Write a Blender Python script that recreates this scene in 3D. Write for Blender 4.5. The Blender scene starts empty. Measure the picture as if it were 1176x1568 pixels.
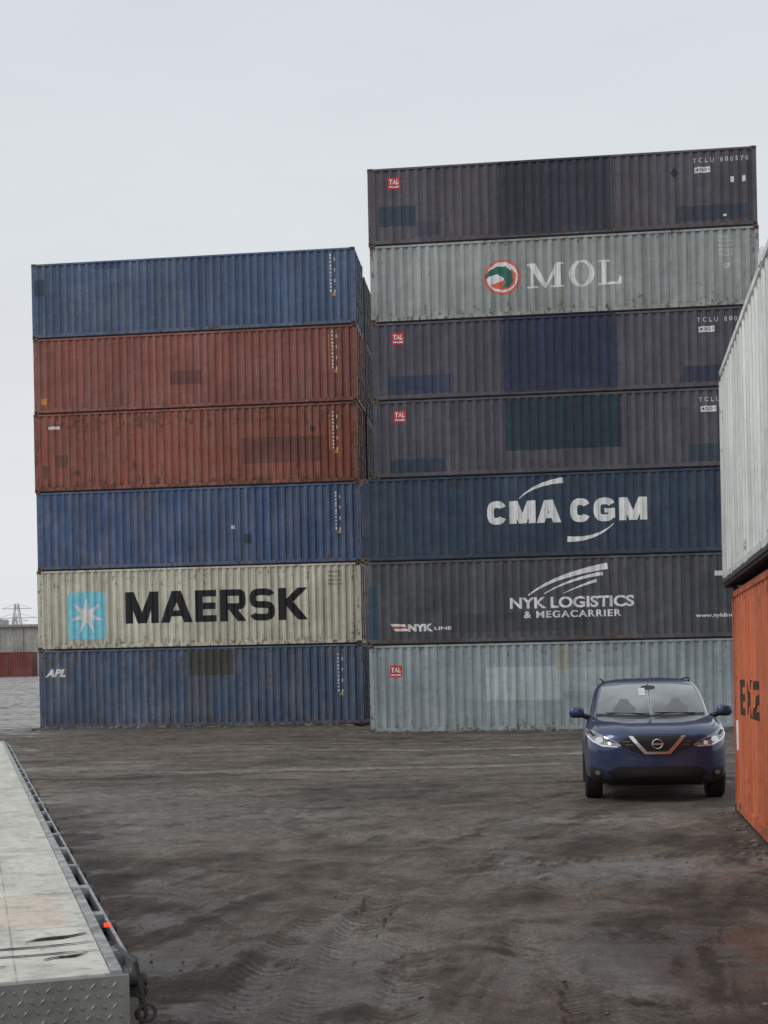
import bpy, bmesh, math, random
import numpy as np
from mathutils import Vector, Matrix
from mathutils.bvhtree import BVHTree
random.seed(7)
scene=bpy.context.scene
COL=scene.collection
R=math.radians

def lin(c):
    return tuple(((v/255)/12.92 if v/255<=0.04045 else ((v/255+0.055)/1.055)**2.4) for v in c)
K=1.42
def alb(r,g,b,k=None):
    k=K if k is None else k
    return tuple(min(.82,v*k) for v in lin((r,g,b)))

# ---------------------------------------------------------------- node helpers
class NT:
    def __init__(s,mat):
        mat.use_nodes=True
        s.t=mat.node_tree; s.t.nodes.clear()
    def n(s,typ,**kw):
        nd=s.t.nodes.new(typ)
        for k,v in kw.items(): setattr(nd,k,v)
        return nd
    def set(s,inp,v):
        if isinstance(v,bpy.types.NodeSocket): s.t.links.new(v,inp)
        elif isinstance(v,(tuple,list)) and len(v)==3 and inp.type=='RGBA': inp.default_value=(*v,1)
        else: inp.default_value=v
    def math(s,op,a,b=0.0,c=None,clamp=False):
        nd=s.t.nodes.new('ShaderNodeMath'); nd.operation=op; nd.use_clamp=clamp
        s.set(nd.inputs[0],a); s.set(nd.inputs[1],b)
        if c is not None: s.set(nd.inputs[2],c)
        return nd.outputs[0]
    def mix(s,f,a,b,blend='MIX'):
        nd=s.t.nodes.new('ShaderNodeMix'); nd.data_type='RGBA'; nd.blend_type=blend
        s.set(nd.inputs[0],f); s.set(nd.inputs[6],a); s.set(nd.inputs[7],b)
        return nd.outputs[2]
    def noise(s,vec,scale,detail=4,rough=.55,dist=0):
        nd=s.t.nodes.new('ShaderNodeTexNoise')
        s.t.links.new(vec,nd.inputs['Vector'])
        nd.inputs['Scale'].default_value=scale; nd.inputs['Detail'].default_value=detail
        nd.inputs['Roughness'].default_value=rough; nd.inputs['Distortion'].default_value=dist
        return nd.outputs['Fac']
    def mapv(s,vec,scale,loc=(0,0,0)):
        nd=s.t.nodes.new('ShaderNodeMapping'); s.t.links.new(vec,nd.inputs[0])
        nd.inputs['Scale'].default_value=scale; nd.inputs['Location'].default_value=loc
        return nd.outputs[0]
    def rng(s,v,a,b,c=0.0,d=1.0):
        nd=s.t.nodes.new('ShaderNodeMapRange')
        s.set(nd.inputs[0],v)
        for i,x in enumerate((a,b,c,d)): nd.inputs[1+i].default_value=x
        return nd.outputs[0]
    def bump(s,h,st,dist):
        nd=s.t.nodes.new('ShaderNodeBump'); s.t.links.new(h,nd.inputs['Height'])
        nd.inputs['Strength'].default_value=st; nd.inputs['Distance'].default_value=dist
        return nd.outputs[0]
    def scale(s,col,f):
        sc=s.t.nodes.new('ShaderNodeVectorMath'); sc.operation='SCALE'
        if isinstance(col,tuple): sc.inputs[0].default_value=col
        else: s.t.links.new(col,sc.inputs[0])
        s.set(sc.inputs['Scale'],f); return sc.outputs[0]
    def out(s,col,rough=.5,metal=0,normal=None,coat=0,spec=.5,emit=None,es=0):
        b=s.t.nodes.new('ShaderNodeBsdfPrincipled'); o=s.t.nodes.new('ShaderNodeOutputMaterial')
        s.set(b.inputs['Base Color'],col); s.set(b.inputs['Roughness'],rough); s.set(b.inputs['Metallic'],metal)
        b.inputs['Coat Weight'].default_value=coat; b.inputs['Specular IOR Level'].default_value=spec
        b.inputs['Coat Roughness'].default_value=.04
        if normal: s.t.links.new(normal,b.inputs['Normal'])
        if emit:
            b.inputs['Emission Color'].default_value=(*emit,1); b.inputs['Emission Strength'].default_value=es
        s.t.links.new(b.outputs[0],o.inputs[0])
        return b

def simple(name,col,rough=.5,metal=0,coat=0,spec=.5,var=.15,scale=8,emit=None,es=0,bump=0):
    m=bpy.data.materials.new(name); t=NT(m)
    tc=t.n('ShaderNodeTexCoord').outputs['Object']
    nz=t.noise(tc,scale,5)
    c=t.scale(tuple(col),t.rng(nz,.3,.7,1-var,1+var))
    nrm=t.bump(nz,bump,.02) if bump else None
    t.out(c,rough,metal,nrm,coat,spec,emit,es)
    return m

def mat_container(name,base,rects=(),rust=.35,seed=0,fade=.25,k=None,dirt=.5,groove=.34):
    m=bpy.data.materials.new(name); t=NT(m)
    tc=t.n('ShaderNodeTexCoord').outputs['Object']
    off=t.mapv(tc,(1,1,1),(seed*3.1,seed*1.7,seed*5.3))
    sep=t.n('ShaderNodeSeparateXYZ'); t.t.links.new(tc,sep.inputs[0]); X,Y,Z=sep.outputs
    wob=t.math('MULTIPLY',t.math('SUBTRACT',t.noise(off,9,3),.5),.05)
    Xw=t.math('ADD',X,wob); Zw=t.math('ADD',Z,wob)
    col=t.mix(0.0,alb(*base,k),alb(*base,k))
    # chalky fading of the original coat (touched-up patches are newer, so they go on top of it)
    fn=t.noise(t.mapv(off,(1.2,1,.5)),1.3,6,.6)
    col=t.mix(t.rng(fn,.42,.72,0,fade),col,alb(150,148,148,.95))
    sf=t.noise(t.mapv(off,(1.0,1,7)),2.3,7,.7)
    col=t.mix(t.rng(sf,.62,.68,0,fade*1.3),col,alb(165,165,165,1.0))
    for (x0,x1,z0,z1,c,a) in rects:
        mk=t.math('MULTIPLY',t.math('GREATER_THAN',Xw,x0),t.math('LESS_THAN',Xw,x1))
        mk=t.math('MULTIPLY',mk,t.math('GREATER_THAN',Zw,z0)); mk=t.math('MULTIPLY',mk,t.math('LESS_THAN',Zw,z1))
        mk=t.math('MULTIPLY',mk,a)
        mk=t.math('MULTIPLY',mk,t.math('LESS_THAN',Y,.3))
        col=t.mix(mk,col,alb(*c,k))
    pn=t.n('ShaderNodeTexWhiteNoise',noise_dimensions='1D')
    t.set(pn.inputs['W'],t.math('ADD',t.math('FLOOR',t.math('DIVIDE',X,1.11)),seed*7.0))
    pr=t.n('ShaderNodeTexWhiteNoise',noise_dimensions='1D')
    t.set(pr.inputs['W'],t.math('ADD',t.math('FLOOR',t.math('DIVIDE',t.math('SUBTRACT',X,.14),.139)),seed*3.0+.5))
    pf=t.math('MULTIPLY',t.rng(pn.outputs[0],0,1,.92,1.07),t.rng(pr.outputs[0],0,1,.91,1.08))
    v=t.noise(off,.45,5,.6)
    vf=t.math('MULTIPLY',pf,t.rng(v,.3,.7,.80,1.20))
    st=t.noise(t.mapv(off,(7,3,.35)),1.0,6,.65)
    vf=t.math('MULTIPLY',vf,t.rng(st,.3,.72,.82,1.18))
    col=t.scale(col,vf)
    # shade and some grime painted into the corrugation recesses (front side)
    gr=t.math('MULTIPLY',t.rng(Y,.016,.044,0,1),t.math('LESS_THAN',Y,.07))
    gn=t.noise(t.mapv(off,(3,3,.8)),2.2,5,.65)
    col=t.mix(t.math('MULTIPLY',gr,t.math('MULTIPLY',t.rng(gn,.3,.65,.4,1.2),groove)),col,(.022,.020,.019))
    g1=t.noise(t.mapv(off,(14,6,.5)),1.0,5,.6)
    low=t.rng(Z,0.0,.6,1,.35)
    dm=t.math('MULTIPLY',t.rng(g1,.45,.68,0,dirt),low)
    col=t.mix(dm,col,(.06,.050,.042))
    # rust: spots plus runs below them
    r1=t.noise(off,5.5,9,.72)
    r2=t.noise(t.mapv(off,(5,5,.9)),1.6,8,.7)
    r3=t.noise(t.mapv(off,(16,8,.7)),1.0,6,.7)
    edge=t.math('MAXIMUM',t.rng(Z,.10,.55,.14,0),t.rng(Z,2.1,2.42,0,.07))
    ex=t.math('MAXIMUM',t.rng(X,.12,.35,.11,0),t.rng(X,11.85,12.06,0,.11))
    rs=t.math('ADD',t.math('ADD',r1,t.math('MULTIPLY',t.math('SUBTRACT',r2,.5),.75)),t.math('MAXIMUM',edge,ex))
    thr=.742-.16*rust
    rm=t.rng(rs,thr,thr+.07)
    run=t.math('MULTIPLY',t.rng(r3,.55,.68,0,.8*min(1,rust)),t.rng(r2,.43,.56))
    rc=t.mix(t.rng(r1,.4,.8),(.055,.032,.023),(.20,.095,.052))
    col=t.mix(run,col,(.18,.095,.055))
    col=t.mix(t.math('MULTIPLY',rm,.8),col,rc)
    h=t.math('ADD',t.noise(off,1.7,3),t.math('MULTIPLY',r1,.12))
    nrm=t.bump(h,.8,.07)
    t.out(col,t.math('ADD',t.math('MULTIPLY',rm,.3),.5),0,nrm,0,.35)
    return m

# ---------------------------------------------------------------- mesh helpers
def mkobj(name,bm_or_mesh,mats,parent=None,smooth=False,loc=None):
    if isinstance(bm_or_mesh,bmesh.types.BMesh):
        me=bpy.data.meshes.new(name); bm_or_mesh.to_mesh(me); bm_or_mesh.free()
    else: me=bm_or_mesh
    if not isinstance(mats,(list,tuple)): mats=[mats]
    if not me.materials:
        for mm in mats: me.materials.append(mm)
    if smooth: me.polygons.foreach_set('use_smooth',[True]*len(me.polygons))
    o=bpy.data.objects.new(name,me); COL.objects.link(o)
    if parent: o.parent=parent
    if loc: o.location=loc
    return o
def empty(name,loc=(0,0,0),rz=0):
    e=bpy.data.objects.new(name,None); COL.objects.link(e); e.location=loc; e.rotation_euler=(0,0,rz); e.empty_display_size=.3
    return e
def box(bm,x0,x1,y0,y1,z0,z1,mi=0):
    vs=[bm.verts.new(p) for p in ((x0,y0,z0),(x1,y0,z0),(x1,y1,z0),(x0,y1,z0),(x0,y0,z1),(x1,y0,z1),(x1,y1,z1),(x0,y1,z1))]
    for f in ((0,3,2,1),(4,5,6,7),(0,1,5,4),(1,2,6,5),(2,3,7,6),(3,0,4,7)):
        fc=bm.faces.new([vs[i] for i in f]); fc.material_index=mi
    return vs
def cyl(bm,p0,p1,r,n=10,mi=0,r1=None):
    p0=Vector(p0);p1=Vector(p1);d=(p1-p0).normalized()
    a=d.orthogonal().normalized(); b=d.cross(a); r1=r if r1 is None else r1
    A=[bm.verts.new(p0+(a*math.cos(2*math.pi*i/n)+b*math.sin(2*math.pi*i/n))*r) for i in range(n)]
    B=[bm.verts.new(p1+(a*math.cos(2*math.pi*i/n)+b*math.sin(2*math.pi*i/n))*r1) for i in range(n)]
    for i in range(n):
        f=bm.faces.new((A[i],A[(i+1)%n],B[(i+1)%n],B[i])); f.material_index=mi
    bm.faces.new(A[::-1]).material_index=mi; bm.faces.new(B).material_index=mi
def lathe_x(bm,prof,n,cx,cy,cz,mi=0,sgn=1):
    rings=[]
    for (x,r) in prof:
        rings.append([bm.verts.new((cx+sgn*x,cy+r*math.cos(2*math.pi*i/n),cz+r*math.sin(2*math.pi*i/n))) for i in range(n)])
    for a,b in zip(rings,rings[1:]):
        for i in range(n):
            f=bm.faces.new((a[i],a[(i+1)%n],b[(i+1)%n],b[i])); f.material_index=mi
    return rings

# ---------------------------------------------------------------- container geometry
L=12.19; W=2.44
PIT=.278; X0=.14; X1=L-.14; YO=.012; DEP=.040
def prof(x):
    if x<X0 or x>X1: return 0.0
    t=(x-X0)%PIT
    if t<.084: return YO
    if t<.140: return YO+DEP*(t-.084)/.056
    if t<.222: return YO+DEP
    return YO+DEP*(1-(t-.222)/.056)
def breaks(a,b):
    r=[];i=0
    while X0+i*PIT<b:
        for d in (0,.084,.140,.222):
            x=X0+i*PIT+d
            if a<x<b: r.append(x)
        i+=1
    return r
def container_mesh(H):
    bm=bmesh.new()
    zb=.17; zt=H-.075
    xs=[X0]+breaks(X0+1e-4,X1-1e-4)+[X1]
    for side in (0,1):
        a=[];b=[]
        for x in xs:
            y=prof(min(x,X1-1e-5)); y=y if side==0 else W-y
            a.append(bm.verts.new((x,y,zb-.01))); b.append(bm.verts.new((x,y,zt+.01)))
        for i in range(len(xs)-1):
            q=(a[i],a[i+1],b[i+1],b[i]) if side==0 else (a[i+1],a[i],b[i],b[i+1])
            bm.faces.new(q)
    y=.16
    pts=[]
    while y<W-.16-.25:
        pts+= [(y,.015),(y+.1,.015),(y+.14,.055),(y+.21,.055)]; y+=.25
    pts+=[(y,.015),(W-.16,.015)]
    a=[bm.verts.new((d,yy,zb)) for yy,d in pts]; b=[bm.verts.new((d,yy,zt)) for yy,d in pts]
    for i in range(len(pts)-1): bm.faces.new((a[i+1],a[i],b[i],b[i+1]))
    box(bm,L-.07,L-.035,.12,W/2-.01,zb-.03,zt)
    box(bm,L-.07,L-.035,W/2+.01,W-.12,zb-.03,zt)
    for k in range(4):
        z=zb+.1+(zt-zb-.1)*k/4
        for y0 in (.2,W/2+.08):
            box(bm,L-.037,L-.022,y0,y0+.94,z+.08,z+(zt-zb)/4-.10)
    for y in (.40,.92,W-.92,W-.40):
        cyl(bm,(L-.008,y,.08),(L-.008,y,H-.05),.019,8,2)
        for z in (.25,.9,H*.62,H-.25): box(bm,L-.03,L+.004,y-.06,y+.06,z,z+.06,2)
        box(bm,L-.02,L+.006,y-.02,y+.28,1.05,1.09,2)
    for x in (0.003,L-.143):
        for y in (0.003,W-.143): box(bm,x,x+.14,y,y+.14,.10,H-.10)
    for y in (0.0,W-.06):
        box(bm,.14,L-.14,y,y+.06,H-.080,H-.014)
        box(bm,.14,L-.14,y,y+.06,.05,.165,0)
        box(bm,.18,L-.18,y+.014,y+.056,.016,.049,1)
    for x in (0.006,L-.076):
        box(bm,x,x+.07,.14,W-.14,H-.11,H-.02); box(bm,x,x+.07,.14,W-.14,.03,.16)
    box(bm,.05,L-.05,.05,W-.05,H-.045,H-.03)
    for i in range(52):
        x=.3+i*.222; box(bm,x,x+.1,.12,W-.12,H-.029,H-.012)
    box(bm,.05,L-.05,.05,W-.05,.04,.16,1)
    for x in (-.003,L-.175):
        for y in (-.004,W-.158):
            for z in (0,H-.118):
                box(bm,x,x+.178,y,y+.162,z,z+.118,3)
                yy=y-.003 if y<1 else y+.165
                box(bm,x+.05,x+.128,min(yy,yy+.002),max(yy,yy+.002),z+.035,z+.085,4)
                xx=x-.003 if x<1 else x+.179
                box(bm,xx,xx+.002,y+.05,y+.11,z+.03,z+.09,4)
    me=bpy.data.meshes.new('shell'); bm.to_mesh(me); bm.free()
    return me

M_dark=simple('dark_gap',(.02,.02,.02),.8)
M_under=simple('underside_steel',(.02,.019,.018),.8)
M_rod=simple('galvanised_rod',(.16,.155,.15),.55,.4)
M_cast=mat_container('rusty_casting',(92,74,66),rust=1.0,seed=11,k=1.2)
M_hole=simple('casting_hole',(.008,.008,.008),.9)
def weathered_paint(name,c,k=None):
    m=bpy.data.materials.new(name); t=NT(m)
    tc=t.n('ShaderNodeTexCoord').outputs['Object']
    sep=t.n('ShaderNodeSeparateXYZ'); t.t.links.new(tc,sep.inputs[0]); Y=sep.outputs[1]
    a=t.noise(tc,4,6,.65); b=t.noise(t.mapv(tc,(9,3,.6)),1.3,6,.65)
    cc=t.scale(alb(*c,k),t.math('MULTIPLY',t.rng(a,.3,.7,.86,1.12),t.rng(b,.35,.7,1.08,.80)))
    gr=t.rng(Y,.014,.044,0,.16)  # a little recess shade and grime painted over the markings as well
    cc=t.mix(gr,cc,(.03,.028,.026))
    t.out(cc,.55,0,None,0,.35); return m
P_white=weathered_paint('marking_white',(214,216,214),1.3); P_black=weathered_paint('marking_black',(32,33,38),1)
P_red=weathered_paint('marking_red',(180,50,54)); P_lblue=weathered_paint('marking_light_blue',(118,184,202)); P_orange=weathered_paint('marking_orange',(190,92,68))
P_green=weathered_paint('marking_green',(40,92,82)); P_yellow=weathered_paint('marking_yellow',(205,158,60)); P_dk=weathered_paint('marking_dark_patch',(46,48,58),1)
P_ocher=weathered_paint('marking_ochre',(180,124,58)); P_fblack=weathered_paint('marking_faded_black',(70,52,44),1)

def make_container(base,pos,rz,H,rects=(),**kw):
    e=empty('shipping_container',pos,rz)
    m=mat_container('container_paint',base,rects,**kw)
    me=container_mesh(H)
    mkobj('shell',me,[m,M_under,M_rod,M_cast,M_hole],e)
    return e
def bmdecal(bm,parent,name,mat,off=.004):
    bm.normal_update()
    bmesh.ops.triangulate(bm,faces=bm.faces[:])
    if not bm.verts: return
    a=min(v.co.x for v in bm.verts); b=max(v.co.x for v in bm.verts)
    for x in breaks(a,b):
        bmesh.ops.bisect_plane(bm,geom=bm.verts[:]+bm.edges[:]+bm.faces[:],plane_co=(x,0,0),plane_no=(1,0,0))
    for v in bm.verts: v.co.y=prof(v.co.x)-off+v.co.y
    mkobj(name,bm,mat,parent)
def decal(parent,name,polys,mat,off=.004,layered=False):
    bm=bmesh.new()
    for i,p in enumerate(polys):
        y=-.0005*i if layered else 0
        bm.faces.new([bm.verts.new((x,y,z)) for x,z in p])
    bmdecal(bm,parent,name,mat,off)
def rect(x0,x1,z0,z1): return [(x0,z0),(x1,z0),(x1,z1),(x0,z1)]
def text_mesh(s,bold=.02,shear=0,spacing=1):
    cu=bpy.data.curves.new('txt','FONT'); cu.body=s; cu.size=1; cu.offset=bold; cu.shear=shear; cu.space_character=spacing; cu.resolution_u=4
    o=bpy.data.objects.new('txt',cu); COL.objects.link(o); bpy.context.view_layer.update()
    dg=bpy.context.evaluated_depsgraph_get()
    me=bpy.data.meshes.new_from_object(o.evaluated_get(dg)); bpy.data.objects.remove(o)
    return me
def textbox(parent,name,s,x0,x1,z0,z1,mat,bold=.02,shear=0,off=.004,spacing=1):
    me=text_mesh(s,bold,shear,spacing)
    bm=bmesh.new(); bm.from_mesh(me)
    xs=[v.co.x for v in bm.verts]; ys=[v.co.y for v in bm.verts]
    a,b,c,d=min(xs),max(xs),min(ys),max(ys)
    for v in bm.verts:
        v.co=Vector((x0+(v.co.x-a)/(b-a)*(x1-x0),0,z0+(v.co.y-c)/(d-c)*(z1-z0)))
    bmdecal(bm,parent,name,mat,off)
def ellipse(cx,cz,rx,rz,n=40,a0=0): return [(cx+rx*math.cos(a0+2*math.pi*i/n),cz+rz*math.sin(a0+2*math.pi*i/n)) for i in range(n)]
def arc(pts,w0,w1):
    up=[];dn=[]
    n=len(pts)
    for i,(x,z_) in enumerate(pts):
        a=pts[max(0,i-1)];b=pts[min(n-1,i+1)]
        dx,dz=b[0]-a[0],b[1]-a[1];l=math.hypot(dx,dz) or 1
        w=w0+(w1-w0)*i/(n-1)
        up.append((x-dz/l*w,z_+dx/l*w)); dn.append((x+dz/l*w,z_-dx/l*w))
    return [[up[i],up[i+1],dn[i+1],dn[i]] for i in range(n-1)]
def bez(p0,p1,p2,n=14): return [((1-t)**2*p0[0]+2*t*(1-t)*p1[0]+t*t*p2[0],(1-t)**2*p0[1]+2*t*(1-t)*p1[1]+t*t*p2[1]) for t in [i/n for i in range(n+1)]]
def letter(ch,x0,x1,z0,z1,w):
    h=w*.82; P=[]
    xm=(x0+x1)/2; zm=(z0+z1)/2
    def dg(xa,za,xb,zb,ww): return [(xa-ww/2,za),(xa+ww/2,za),(xb+ww/2,zb),(xb-ww/2,zb)]
    def sup(cx,cz,rx,rz,a0,a1,n=18,p=.62):
        o=[]
        for i in range(n+1):
            a=R(a0+(a1-a0)*i/n); c,s=math.cos(a),math.sin(a)
            o.append((cx+rx*math.copysign(abs(c)**p,c),cz+rz*math.copysign(abs(s)**p,s)))
        return o
    if ch=='M': P=[rect(x0,x0+w,z0,z1),rect(x1-w,x1,z0,z1),dg(x0+w*.62,z1,xm,z0,w*1.1),dg(xm,z0,x1-w*.62,z1,w*1.1)]
    elif ch=='A': P=[dg(x0+w*.58,z0,xm-w*.05,z1,w*1.12),dg(x1-w*.58,z0,xm+w*.05,z1,w*1.12),rect(x0+(x1-x0)*.2,x1-(x1-x0)*.2,z0+(z1-z0)*.2,z0+(z1-z0)*.2+h*.9)]
    elif ch=='E': P=[rect(x0,x0+w,z0,z1),rect(x0,x1,z1-h,z1),rect(x0,x1,z0,z0+h),rect(x0,x1-.04,zm-h/2,zm+h/2)]
    elif ch=='K': P=[rect(x0,x0+w,z0,z1),dg(x0+w*.9,zm-.02,x1-w*.7,z1,w*1.25),dg(x0+w*1.3,zm+.05,x1-w*.7,z0,w*1.3)]
    elif ch=='R':
        zb=z0+(z1-z0)*.36
        P=[rect(x0,x0+w,z0,z1),rect(x0,x1-w*.9,z1-h,z1),rect(x0,x1-w*.9,zb,zb+h)]
        P+=arc(sup(x1-w*1.1,(z1+zb)/2,w*.6,(z1-zb-h)/2,90,-90,12),h/2,h/2)
        P+=[dg((x0+x1)/2,zb+.02,x1-w*.6,z0,w*1.15)]
    elif ch=='S':
        rz=(z1-z0-h)/4; rx=(x1-x0-w)/2
        pts=sup(xm,zm+rz,rx,rz,18,270,24)+sup(xm,zm-rz,rx,rz,90,-162,24)[1:]
        P=arc(pts,h*.52,h*.52)
    elif ch in 'CG':
        rz=(z1-z0-h)/2; rx=(x1-x0-w)/2
        P=arc(sup(xm,zm,rx,rz,28,332,34,.7),h*.58,h*.58)
        if ch=='G': P+=[rect(xm,x1-.02,zm-h*.55,zm+h*.2),rect(x1-w*.95,x1-.02,z0+h*.45,zm-h*.5)]
    elif ch=='X': P=[dg(x0+w*.6,z0,x1-w*.6,z1,w*1.15),dg(x1-w*.6,z0,x0+w*.6,z1,w*1.15)]
    elif ch=='2':
        P=arc(sup(xm,z1-(z1-z0)*.3,(x1-x0-w)/2,(z1-z0)*.3-h/2,160,-30,16)+[(x0+w*.5,z0+h*.6)],h/2,h/2)+[rect(x0,x1,z0,z0+h)]
    return P
def word(parent,name,items,z0,z1,w,mat):
    P=[]
    for ch,a,b in items: P+=letter(ch,a,b,z0,z1,w)
    bm=bmesh.new()
    for i,p in enumerate(P):
        bm.faces.new([bm.verts.new((x,-.00035*(i%30),z)) for x,z in p])
    bmdecal(bm,parent,name,mat,.004)

# ---------------------------------------------------------------- stacks
SA=-R(6.1)
def at(px,py,dx,dy=0,ang=SA):
    return (px+dx*math.cos(ang)-dy*math.sin(ang), py+dx*math.sin(ang)+dy*math.cos(ang))
RX=[-.47,-.55,-.585,-.18,-.19,-.19,-.22]
RH=[2.83,2.68,2.66,2.49,2.50,2.48,2.48]
TB=(71,69,80)
def tal_marks(c):
    decal(c,'logo_panel',[rect(.66,1.05,1.80,2.17)],P_red,.004)
    textbox(c,'logo_text','TAL',.70,1.01,1.95,2.11,P_white,.03,.1,.007)
    decal(c,'logo_bar',[rect(.70,1.01,1.85,1.89)],P_white,.007)
def code_marks(c):
    textbox(c,'number_text','TCLU 800570',10.25,11.95,2.06,2.20,P_white,.0,spacing=1.6)
    decal(c,'number_panel',[rect(10.3,10.78,1.74,1.92)],P_white)
    textbox(c,'type_text','42G1',10.33,10.75,1.79,1.88,P_black,.01,off=.007)
specs=[
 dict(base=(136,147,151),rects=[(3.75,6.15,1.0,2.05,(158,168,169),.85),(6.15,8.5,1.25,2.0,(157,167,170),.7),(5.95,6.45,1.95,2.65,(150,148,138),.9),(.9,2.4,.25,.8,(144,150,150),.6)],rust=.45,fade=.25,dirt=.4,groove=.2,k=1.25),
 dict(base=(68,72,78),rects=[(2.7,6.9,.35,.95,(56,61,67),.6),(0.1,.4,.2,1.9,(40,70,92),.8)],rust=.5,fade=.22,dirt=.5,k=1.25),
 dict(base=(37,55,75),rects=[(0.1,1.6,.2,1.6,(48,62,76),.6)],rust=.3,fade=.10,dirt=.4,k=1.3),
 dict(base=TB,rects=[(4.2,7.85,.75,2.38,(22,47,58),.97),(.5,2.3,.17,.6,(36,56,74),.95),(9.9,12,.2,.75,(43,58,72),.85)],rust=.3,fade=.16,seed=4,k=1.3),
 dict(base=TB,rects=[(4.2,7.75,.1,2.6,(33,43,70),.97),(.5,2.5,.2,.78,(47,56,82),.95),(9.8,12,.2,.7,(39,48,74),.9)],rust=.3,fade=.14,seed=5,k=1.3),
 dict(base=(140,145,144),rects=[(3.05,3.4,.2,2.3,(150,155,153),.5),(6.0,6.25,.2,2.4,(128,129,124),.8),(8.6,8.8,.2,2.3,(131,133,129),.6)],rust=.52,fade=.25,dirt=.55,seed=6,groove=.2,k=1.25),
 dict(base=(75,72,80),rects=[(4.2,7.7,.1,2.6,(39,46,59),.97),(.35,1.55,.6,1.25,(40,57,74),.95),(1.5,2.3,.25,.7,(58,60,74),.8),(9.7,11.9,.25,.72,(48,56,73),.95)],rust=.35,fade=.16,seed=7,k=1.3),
]
z=-.15; RC=[]
for i,(sp,h) in enumerate(zip(specs,RH)):
    kw={k:v for k,v in sp.items() if k not in('base','rects')}; kw.setdefault('seed',i+1)
    x,y=at(0,41.9,RX[i])
    c=make_container(sp['base'],(x,y,z),SA,h,sp['rects'],**kw); RC.append(c); z+=h
for i in (0,3,4,6): tal_marks(RC[i])
for i in (3,4,6): code_marks(RC[i])
decal(RC[6],'diamond_mark',[[(9.55,1.78),(9.68,1.6),(9.8,1.78),(9.68,1.96)]],P_dk)
decal(RC[6],'small_marks',[rect(11.4,11.5,1.4,1.58),rect(11.75,11.85,1.4,1.58),rect(11.15,11.25,.35,.42)],P_white)
for r in range(5): textbox(RC[5],'stencil_text','45G1 0',10.95,11.4,2.15-r*.14,2.24-r*.14,P_white,0,off=.004)
textbox(RC[5],'stencil_low','GP',11.1,11.3,1.2,1.36,P_white,.01)
decal(RC[5],'roundel_ring',[ellipse(4.22,1.28,.58,.56)],P_orange,.004)
decal(RC[5],'roundel_white',[ellipse(4.22,1.28,.50,.48)],P_white,.007)
decal(RC[5],'roundel_orange',[[(3.85,1.05),(4.0,.92),(4.35,.86),(4.62,1.05),(4.66,1.35),(4.5,1.55),(4.42,1.3),(4.2,1.15)]],P_orange,.009)
decal(RC[5],'roundel_animal',[[(3.66,1.30),(3.8,1.5),(4.05,1.62),(4.32,1.62),(4.52,1.45),(4.56,1.15),(4.42,.93),(4.22,.95),(4.32,1.1),(4.25,1.28),(4.05,1.38),(3.85,1.34),(3.7,1.24)]],P_green,.011)
def serifM(x0,x1,z0,z1):
    w=x1-x0
    return [rect(x0,x0+.30*w,z0,z0+.06),rect(x1-.34*w,x1,z0,z0+.06),rect(x0,x0+.2*w,z1-.06,z1),rect(x1-.2*w,x1,z1-.06,z1),
      rect(x0+.11*w,x0+.17*w,z0+.06,z1-.06),rect(x1-.25*w,x1-.08*w,z0+.06,z1-.06),
      [(x0+.06*w,z1-.06),(x0+.17*w,z1-.3),(x0+.47*w,z0),(x0+.53*w,z0+.12),(x0+.24*w,z1),(x0+.1*w,z1)],
      [(x0+.47*w,z0),(x0+.52*w,z0),(x1-.08*w,z1-.06),(x1-.08*w,z1),(x1-.2*w,z1)]]
bm=bmesh.new()
n=36
A=[bm.verts.new((6.72+.40*math.cos(2*math.pi*i/n),0,1.27+.42*math.sin(2*math.pi*i/n))) for i in range(n)]
B=[bm.verts.new((6.72+.22*math.cos(2*math.pi*i/n),0,1.27+.36*math.sin(2*math.pi*i/n))) for i in range(n)]
for i in range(n): bm.faces.new((A[i],A[(i+1)%n],B[(i+1)%n],B[i]))
bmdecal(bm,RC[5],'letter_o',P_white,.004)
decal(RC[5],'letter_m',serifM(5.0,6.15,.88,1.66),P_white,.004,True)
decal(RC[5],'letter_l',[rect(7.22,7.62,.88,.94),rect(7.34,7.50,.94,1.60),rect(7.24,7.60,1.60,1.66),[(7.5,.88),(7.96,.88),(7.96,1.12),(7.9,1.12),(7.82,.96),(7.5,.96)]],P_white,.004,True)
word(RC[2],'letters_a',[('C',3.98,4.60),('M',4.69,5.52),('A',5.54,6.32)],1.09,1.81,.225,P_white)
word(RC[2],'letters_b',[('C',6.60,7.24),('G',7.33,8.02),('M',8.13,9.0)],1.09,1.81,.225,P_white)
decal(RC[2],'swoosh_top',arc(bez((5.0,1.88),(5.5,2.35),(6.4,2.42)),.01,.09),P_white)
decal(RC[2],'swoosh_bottom',arc(bez((6.5,.55),(7.4,.48),(7.95,1.0)),.09,.01),P_white)
textbox(RC[1],'letters_a','NYK LOGISTICS',4.62,8.5,1.06,1.42,P_white,.03)
textbox(RC[1],'letters_b','& MEGACARRIER',5.05,8.1,.76,.98,P_white,.025,spacing=1.15)
decal(RC[1],'wing_1',arc(bez((5.2,1.48),(6.0,2.1),(7.7,2.35)),.02,.10),P_white)
decal(RC[1],'wing_2',arc(bez((5.7,1.52),(6.5,1.98),(7.55,2.12)),.015,.06),P_white)
decal(RC[1],'wing_3',arc(bez((6.3,1.52),(6.9,1.78),(7.35,1.90)),.01,.05),P_white)
decal(RC[1],'flag_stripes',[[(.78,.68),(1.25,.66),(1.3,.58),(.84,.6)],[(.88,.52),(1.32,.52),(1.36,.44),(.95,.44)]],P_white)
decal(RC[1],'flag_red',[[(.85,.595),(1.3,.575),(1.32,.525),(.88,.525)]],P_red,.007)
textbox(RC[1],'line_text','NYK',1.35,2.15,.42,.66,P_white,.06)
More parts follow.
